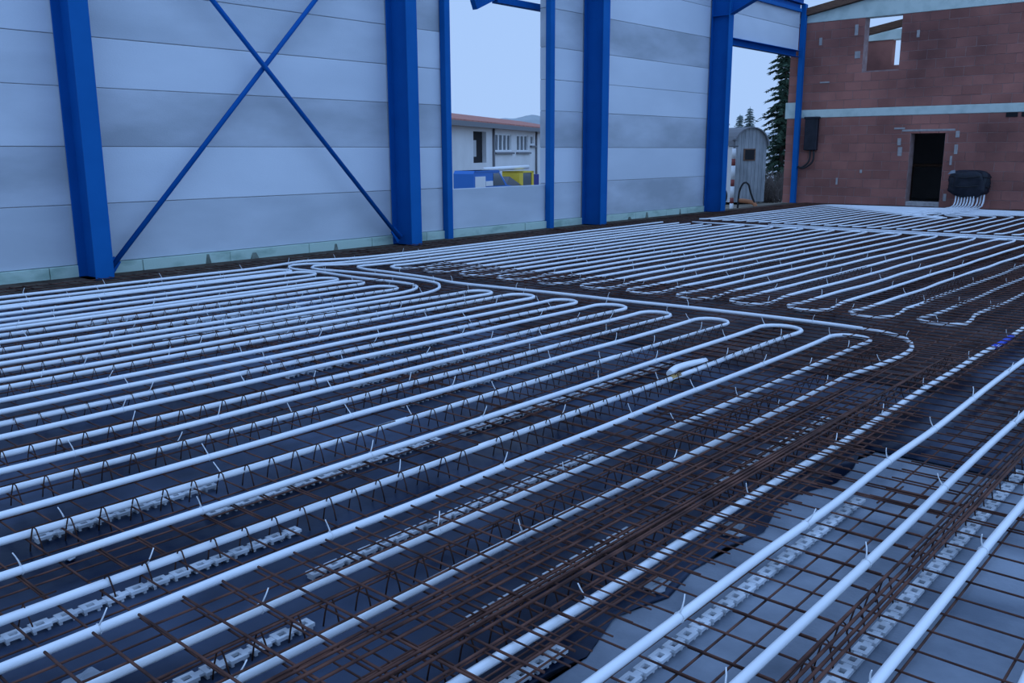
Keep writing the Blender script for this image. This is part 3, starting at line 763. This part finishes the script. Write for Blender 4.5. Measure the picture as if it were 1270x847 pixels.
for s in (.2, .82):
    MB().tube([(LV*s, -.06, .28), (LV*s, .16, .28)], .28, 16).build('wheel', 'blackrub', t)
# yellow machine with a white boom
c0 = pix(612, 206, 41); c1 = pix(672, 206, 44.5)
ax = Vector((c1.x-c0.x, c1.y-c0.y, 0)); LM = ax.length; an = math.atan2(ax.y, ax.x); gz = ground_z(c0.x, c0.y)
H = 1.6 + (184.5-205)/1103*42.5 - gz
t = empty('mobile_crane', (c0.x, c0.y, gz), an); tag(t, 'yellow machine under a long white boom behind the blue van', 'machine')
MB().tube([(0, .6, H), (LM*.92, .6, H+.06)], .1, 10).build('boom', 'whitepaint', t)
q = MB(); q.box(LM*.55, LM*.63, .1, 1.1, .3, H-.12); q.box(LM*.82, LM*.86, .1, 1.1, .3, H-.12); q.box(LM*.55, LM*.86, .1, 1.1, H-.2, H-.12); q.bbox(LM*.60, LM*.90, 0, 1.2, .3, H*.45, .05)
q.build('cab', 'yellow', t)
MB().box(LM*.635, LM*.815, .14, 1.06, H*.46, H-.21).build('cab_glass', 'glass', t)
MB().prism([(LM*.18, .4), (LM*.5, .4), (LM*.62, .8), (LM*.35, H-.35)], .1, .9).build('counterweight', 'fascia', t)
for s in (.3, .75): MB().tube([(LM*s, -.05, .35), (LM*s, .25, .35)], .35, 14).build('wheel', 'blackrub', t)
MB().box(LM*.9, LM*1.05, .3, 1.4, .2, H-.3).build('rear_box', 'navy', t)

# hills
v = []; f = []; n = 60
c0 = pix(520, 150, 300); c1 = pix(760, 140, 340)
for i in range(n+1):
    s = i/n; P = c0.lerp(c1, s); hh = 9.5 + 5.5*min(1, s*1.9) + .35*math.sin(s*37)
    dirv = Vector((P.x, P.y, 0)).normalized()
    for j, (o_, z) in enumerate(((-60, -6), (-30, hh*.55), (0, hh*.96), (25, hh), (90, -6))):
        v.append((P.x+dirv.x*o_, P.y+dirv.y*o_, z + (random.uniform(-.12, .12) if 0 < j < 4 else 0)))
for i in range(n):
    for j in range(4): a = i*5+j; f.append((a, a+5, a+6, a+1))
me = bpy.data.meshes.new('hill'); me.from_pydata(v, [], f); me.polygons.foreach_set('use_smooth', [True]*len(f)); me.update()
tag(link('hill', me, 'hill'), 'low forest hill on the horizon, distance haze in its pale colour', None, None, 'structure')

# site wagon in the gateway
L0 = Vector((-17.28, 33.46, -.5)); R0 = Vector((-16.50, 34.80, -.5))
e = (R0-L0); Wd = e.length; an = math.atan2(e.y, e.x)   # local x along end face, local y = away from viewer side (into wagon)
t = empty('site_wagon', tuple(L0), an); tag(t, 'grey boarded site wagon with an arched roof standing in the gateway', 'wagon')
HW = 2.38; RS = .64
arch = [(0, .06), (Wd, .06)] + [(Wd/2+Wd/2*math.cos(a*math.pi/12), HW+RS*math.sin(a*math.pi/12)) for a in range(13)]
# body behind the planks
q = MB(); q.prism(arch, .03, 4.2); q.build('body', 'white_wall', t)
np_ = 9
for k in range(np_):
    a, c = Wd*k/np_+.006, Wd*(k+1)/np_-.006
    def top(x_): u = (x_-Wd/2)/(Wd/2); return HW+RS*math.sqrt(max(0, 1-u*u))-.01
    pl = MB(); pl.prism([(a, .065), (c, .065), (c, max(top(c), HW)), ((a+c)/2, max(top((a+c)/2), HW)), (a, max(top(a), HW))], 0, .028); pl.build('plank', 'wagon', t)
q = MB(); ro = []
for a in range(13):
    th = a*math.pi/12; ro.append((Wd/2+(Wd/2+.06)*math.cos(th), HW-.06+(RS+.10)*math.sin(th)))
for a in range(12, -1, -1):
    th = a*math.pi/12; ro.append((Wd/2+(Wd/2+.005)*math.cos(th), HW-.06+(RS+.065)*math.sin(th)))
q.prism(ro, -.12, 4.35); q.build('roof', 'fascia', t)
MB().bbox(Wd*.30, Wd*.66, -.03, .0, 1.72, 2.2, .008).build('window_frame', 'wood', t)
MB().box(Wd*.34, Wd*.62, -.036, -.03, 1.76, 2.16).build('pane', 'dark', t)
for yy in (.6, 3.4):
    for xx in (-.06, Wd-.1): MB().tube([(xx, yy, .3), (xx+.16, yy, .3)], .3, 16).build('wheel', 'blackrub', t)
# striped pole
t = empty('striped_pole', (-15.15, 29.37, -.52)); tag(t, 'red and white striped pole with a pointed top beside the wagon', 'pole')
zz = [0, .30, .50, .90, 1.14, 1.62, 1.86, 2.22]
for k in range(7):
    MB().tube([(0, 0, zz[k]), (0, 0, zz[k+1])], .068, 12).build('stripe', 'whitepaint' if k % 2 == 0 else 'redpaint', t)
MB().tube([(0, 0, 2.22), (0, 0, 2.52)], .025, 8).build('spike', 'fascia', t)
MB().tube([(0, 0, 2.48), (0, 0, 2.56), (0, 0, 2.62)], .09, 8, True, .01).build('finial', 'fascia', t)
MB().tube([(-.18*rt.x, -.18*rt.y, 2.3), (.14*rt.x, .14*rt.y, 2.3)], .03, 8).build('crossbar', 'fascia', t)
g = -.5
tag(MB().tube(smooth_path([(-15.0, 29.6, -.12), (-14.75, 29.75, -.15), (-14.5, 29.8, -.22), (-14.35, 29.75, -.45)], .06), .075, 10).build('orange_duct', 'orange'), 'short orange brown duct bending to the ground beside the striped pole', 'duct')
tag(MB().tube(smooth_path([(-15.0, 29.55, -.42), (-14.98, 29.6, .2), (-14.85, 29.65, .5), (-14.7, 29.7, .45), (-14.6, 29.75, .1), (-14.35, 29.8, -.46)], .06), .035, 8).build('black_hose', 'blackrub'), 'thin black hose looping down in front of the wagon', 'hose')

# trees
def conifer(name, base, Hh, Rm, label, mk, nb_=26, seed=1, tw=26, group=None):
    t = empty(name, base); tag(t, label, 'tree', group); R = random.Random(seed)
    MB().tube([(0, 0, 0), (.03, 0, Hh*.5), (0, .02, Hh)], Hh*.016+.03, 8, True, .015).build('trunk', 'bark', t)
    v = []; f = []
    for wv in range(nb_):
        z = Hh*(.10+.89*wv/nb_); Lr = Rm*(1-(wv/nb_))**.75*R.uniform(.8, 1.1)+.1
        for bnum in range(7):
            th = R.uniform(0, 2*math.pi); Lb = Lr*R.uniform(.45, 1.25)
            cx_, sy = math.cos(th), math.sin(th)
            for q in range(tw):
                s = (q+R.random())/tw
                px_ = cx_*Lb*s; py_ = sy*Lb*s; pz_ = z + .10*Lb*s - .38*Lb*s*s + R.uniform(-.05, .05)
                l_ = (.12+.16*(1-s))*(Rm/1.3)*R.uniform(.7, 1.4)
                tt = th + R.choice((-1, 1))*R.uniform(.4, 1.2)
                ex = Vector((math.cos(tt)*l_, math.sin(tt)*l_, -R.uniform(.0, .6)*l_)); sd = Vector((-math.sin(tt), math.cos(tt), R.uniform(-.6, .6)))*l_*.22; uu = Vector((0, 0, l_*.2))
                P = Vector((px_, py_, pz_)); bi = len(v)
                for w_ in (P-sd, P+sd, P+uu, P+ex): v.append(tuple(w_))
                f += [(bi, bi+1, bi+2), (bi, bi+3, bi+1), (bi+1, bi+3, bi+2), (bi+2, bi+3, bi)]
    me = bpy.data.meshes.new('foliage'); me.from_pydata(v, [], f); me.update()
    tag(link('foliage', me, mk, t), kind='stuff')
P = pix(966, 240, 42)
conifer('spruce_tree', (P.x, P.y, -1.0), 8.3, 1.5, 'tall dark spruce tree behind the wagon beside the brick corner', 'needle', 30, 4, 34)
P = pix(895, 200, 75); conifer('spruce_tree', (P.x, P.y, -1.4), 6.2, 1.6, 'dark spruce half hidden behind the haunched column', 'needle', 20, 8, 20)
for k, (px, hh) in enumerate(((916, 6.1), (928, 6.9), (940, 4.6))):
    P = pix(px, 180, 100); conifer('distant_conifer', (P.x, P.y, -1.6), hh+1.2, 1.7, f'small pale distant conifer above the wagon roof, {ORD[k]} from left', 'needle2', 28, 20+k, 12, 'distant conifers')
# shed roof on the horizon
P = pix(905, 160, 80); P2 = pix(950, 160, 80); d = P2-P; an = math.atan2(d.y, d.x)
t = empty('distant_shed', (P.x-3*d.normalized().x, P.y-3*d.normalized().y, -1.6), an); tag(t, 'low grey shed on the horizon behind the wagon', 'shed')
MB().box(0, 14, 0, 5, 0, 4.1).build('wall', 'white_wall', t)
MB().prism([(-.3, 4.1), (5.3, 4.1), (2.5, 4.9)], -.3, 14.3, 'x').build('roof', 'grey_wall', t)
# brushwood
def brush(base, n, label, seed, hh=1.3, rr=.8):
    R = random.Random(seed); q = MB()
    for k in range(n):
        a = R.uniform(0, 6.28); r0 = R.uniform(0, rr*.6); p = Vector((r0*math.cos(a), r0*math.sin(a), 0)); path = [tuple(p)]
        dv = Vector((R.uniform(-.5, .5), R.uniform(-.5, .5), 1)).normalized()
        for s in range(4):
            p = p + dv*hh*R.uniform(.15, .32); dv = (dv+Vector((R.uniform(-.5, .5), R.uniform(-.5, .5), R.uniform(-.35, .2)))).normalized(); path.append(tuple(p))
        q.tube(path, .018, 4, True, .006)
    o = q.build('brushwood', 'twig', None, base); tag(o, label, 'bush')
P = pix(955, 246, 38); brush((P.x, P.y, -.62), 120, 'bare brushwood bush between the wagon and the spruce', 4, 1.5, 1.0)
P = pix(974, 246, 40); brush((P.x, P.y, -.68), 120, 'bare brushwood bush at the foot of the brick corner', 5, 1.6, 1.0)
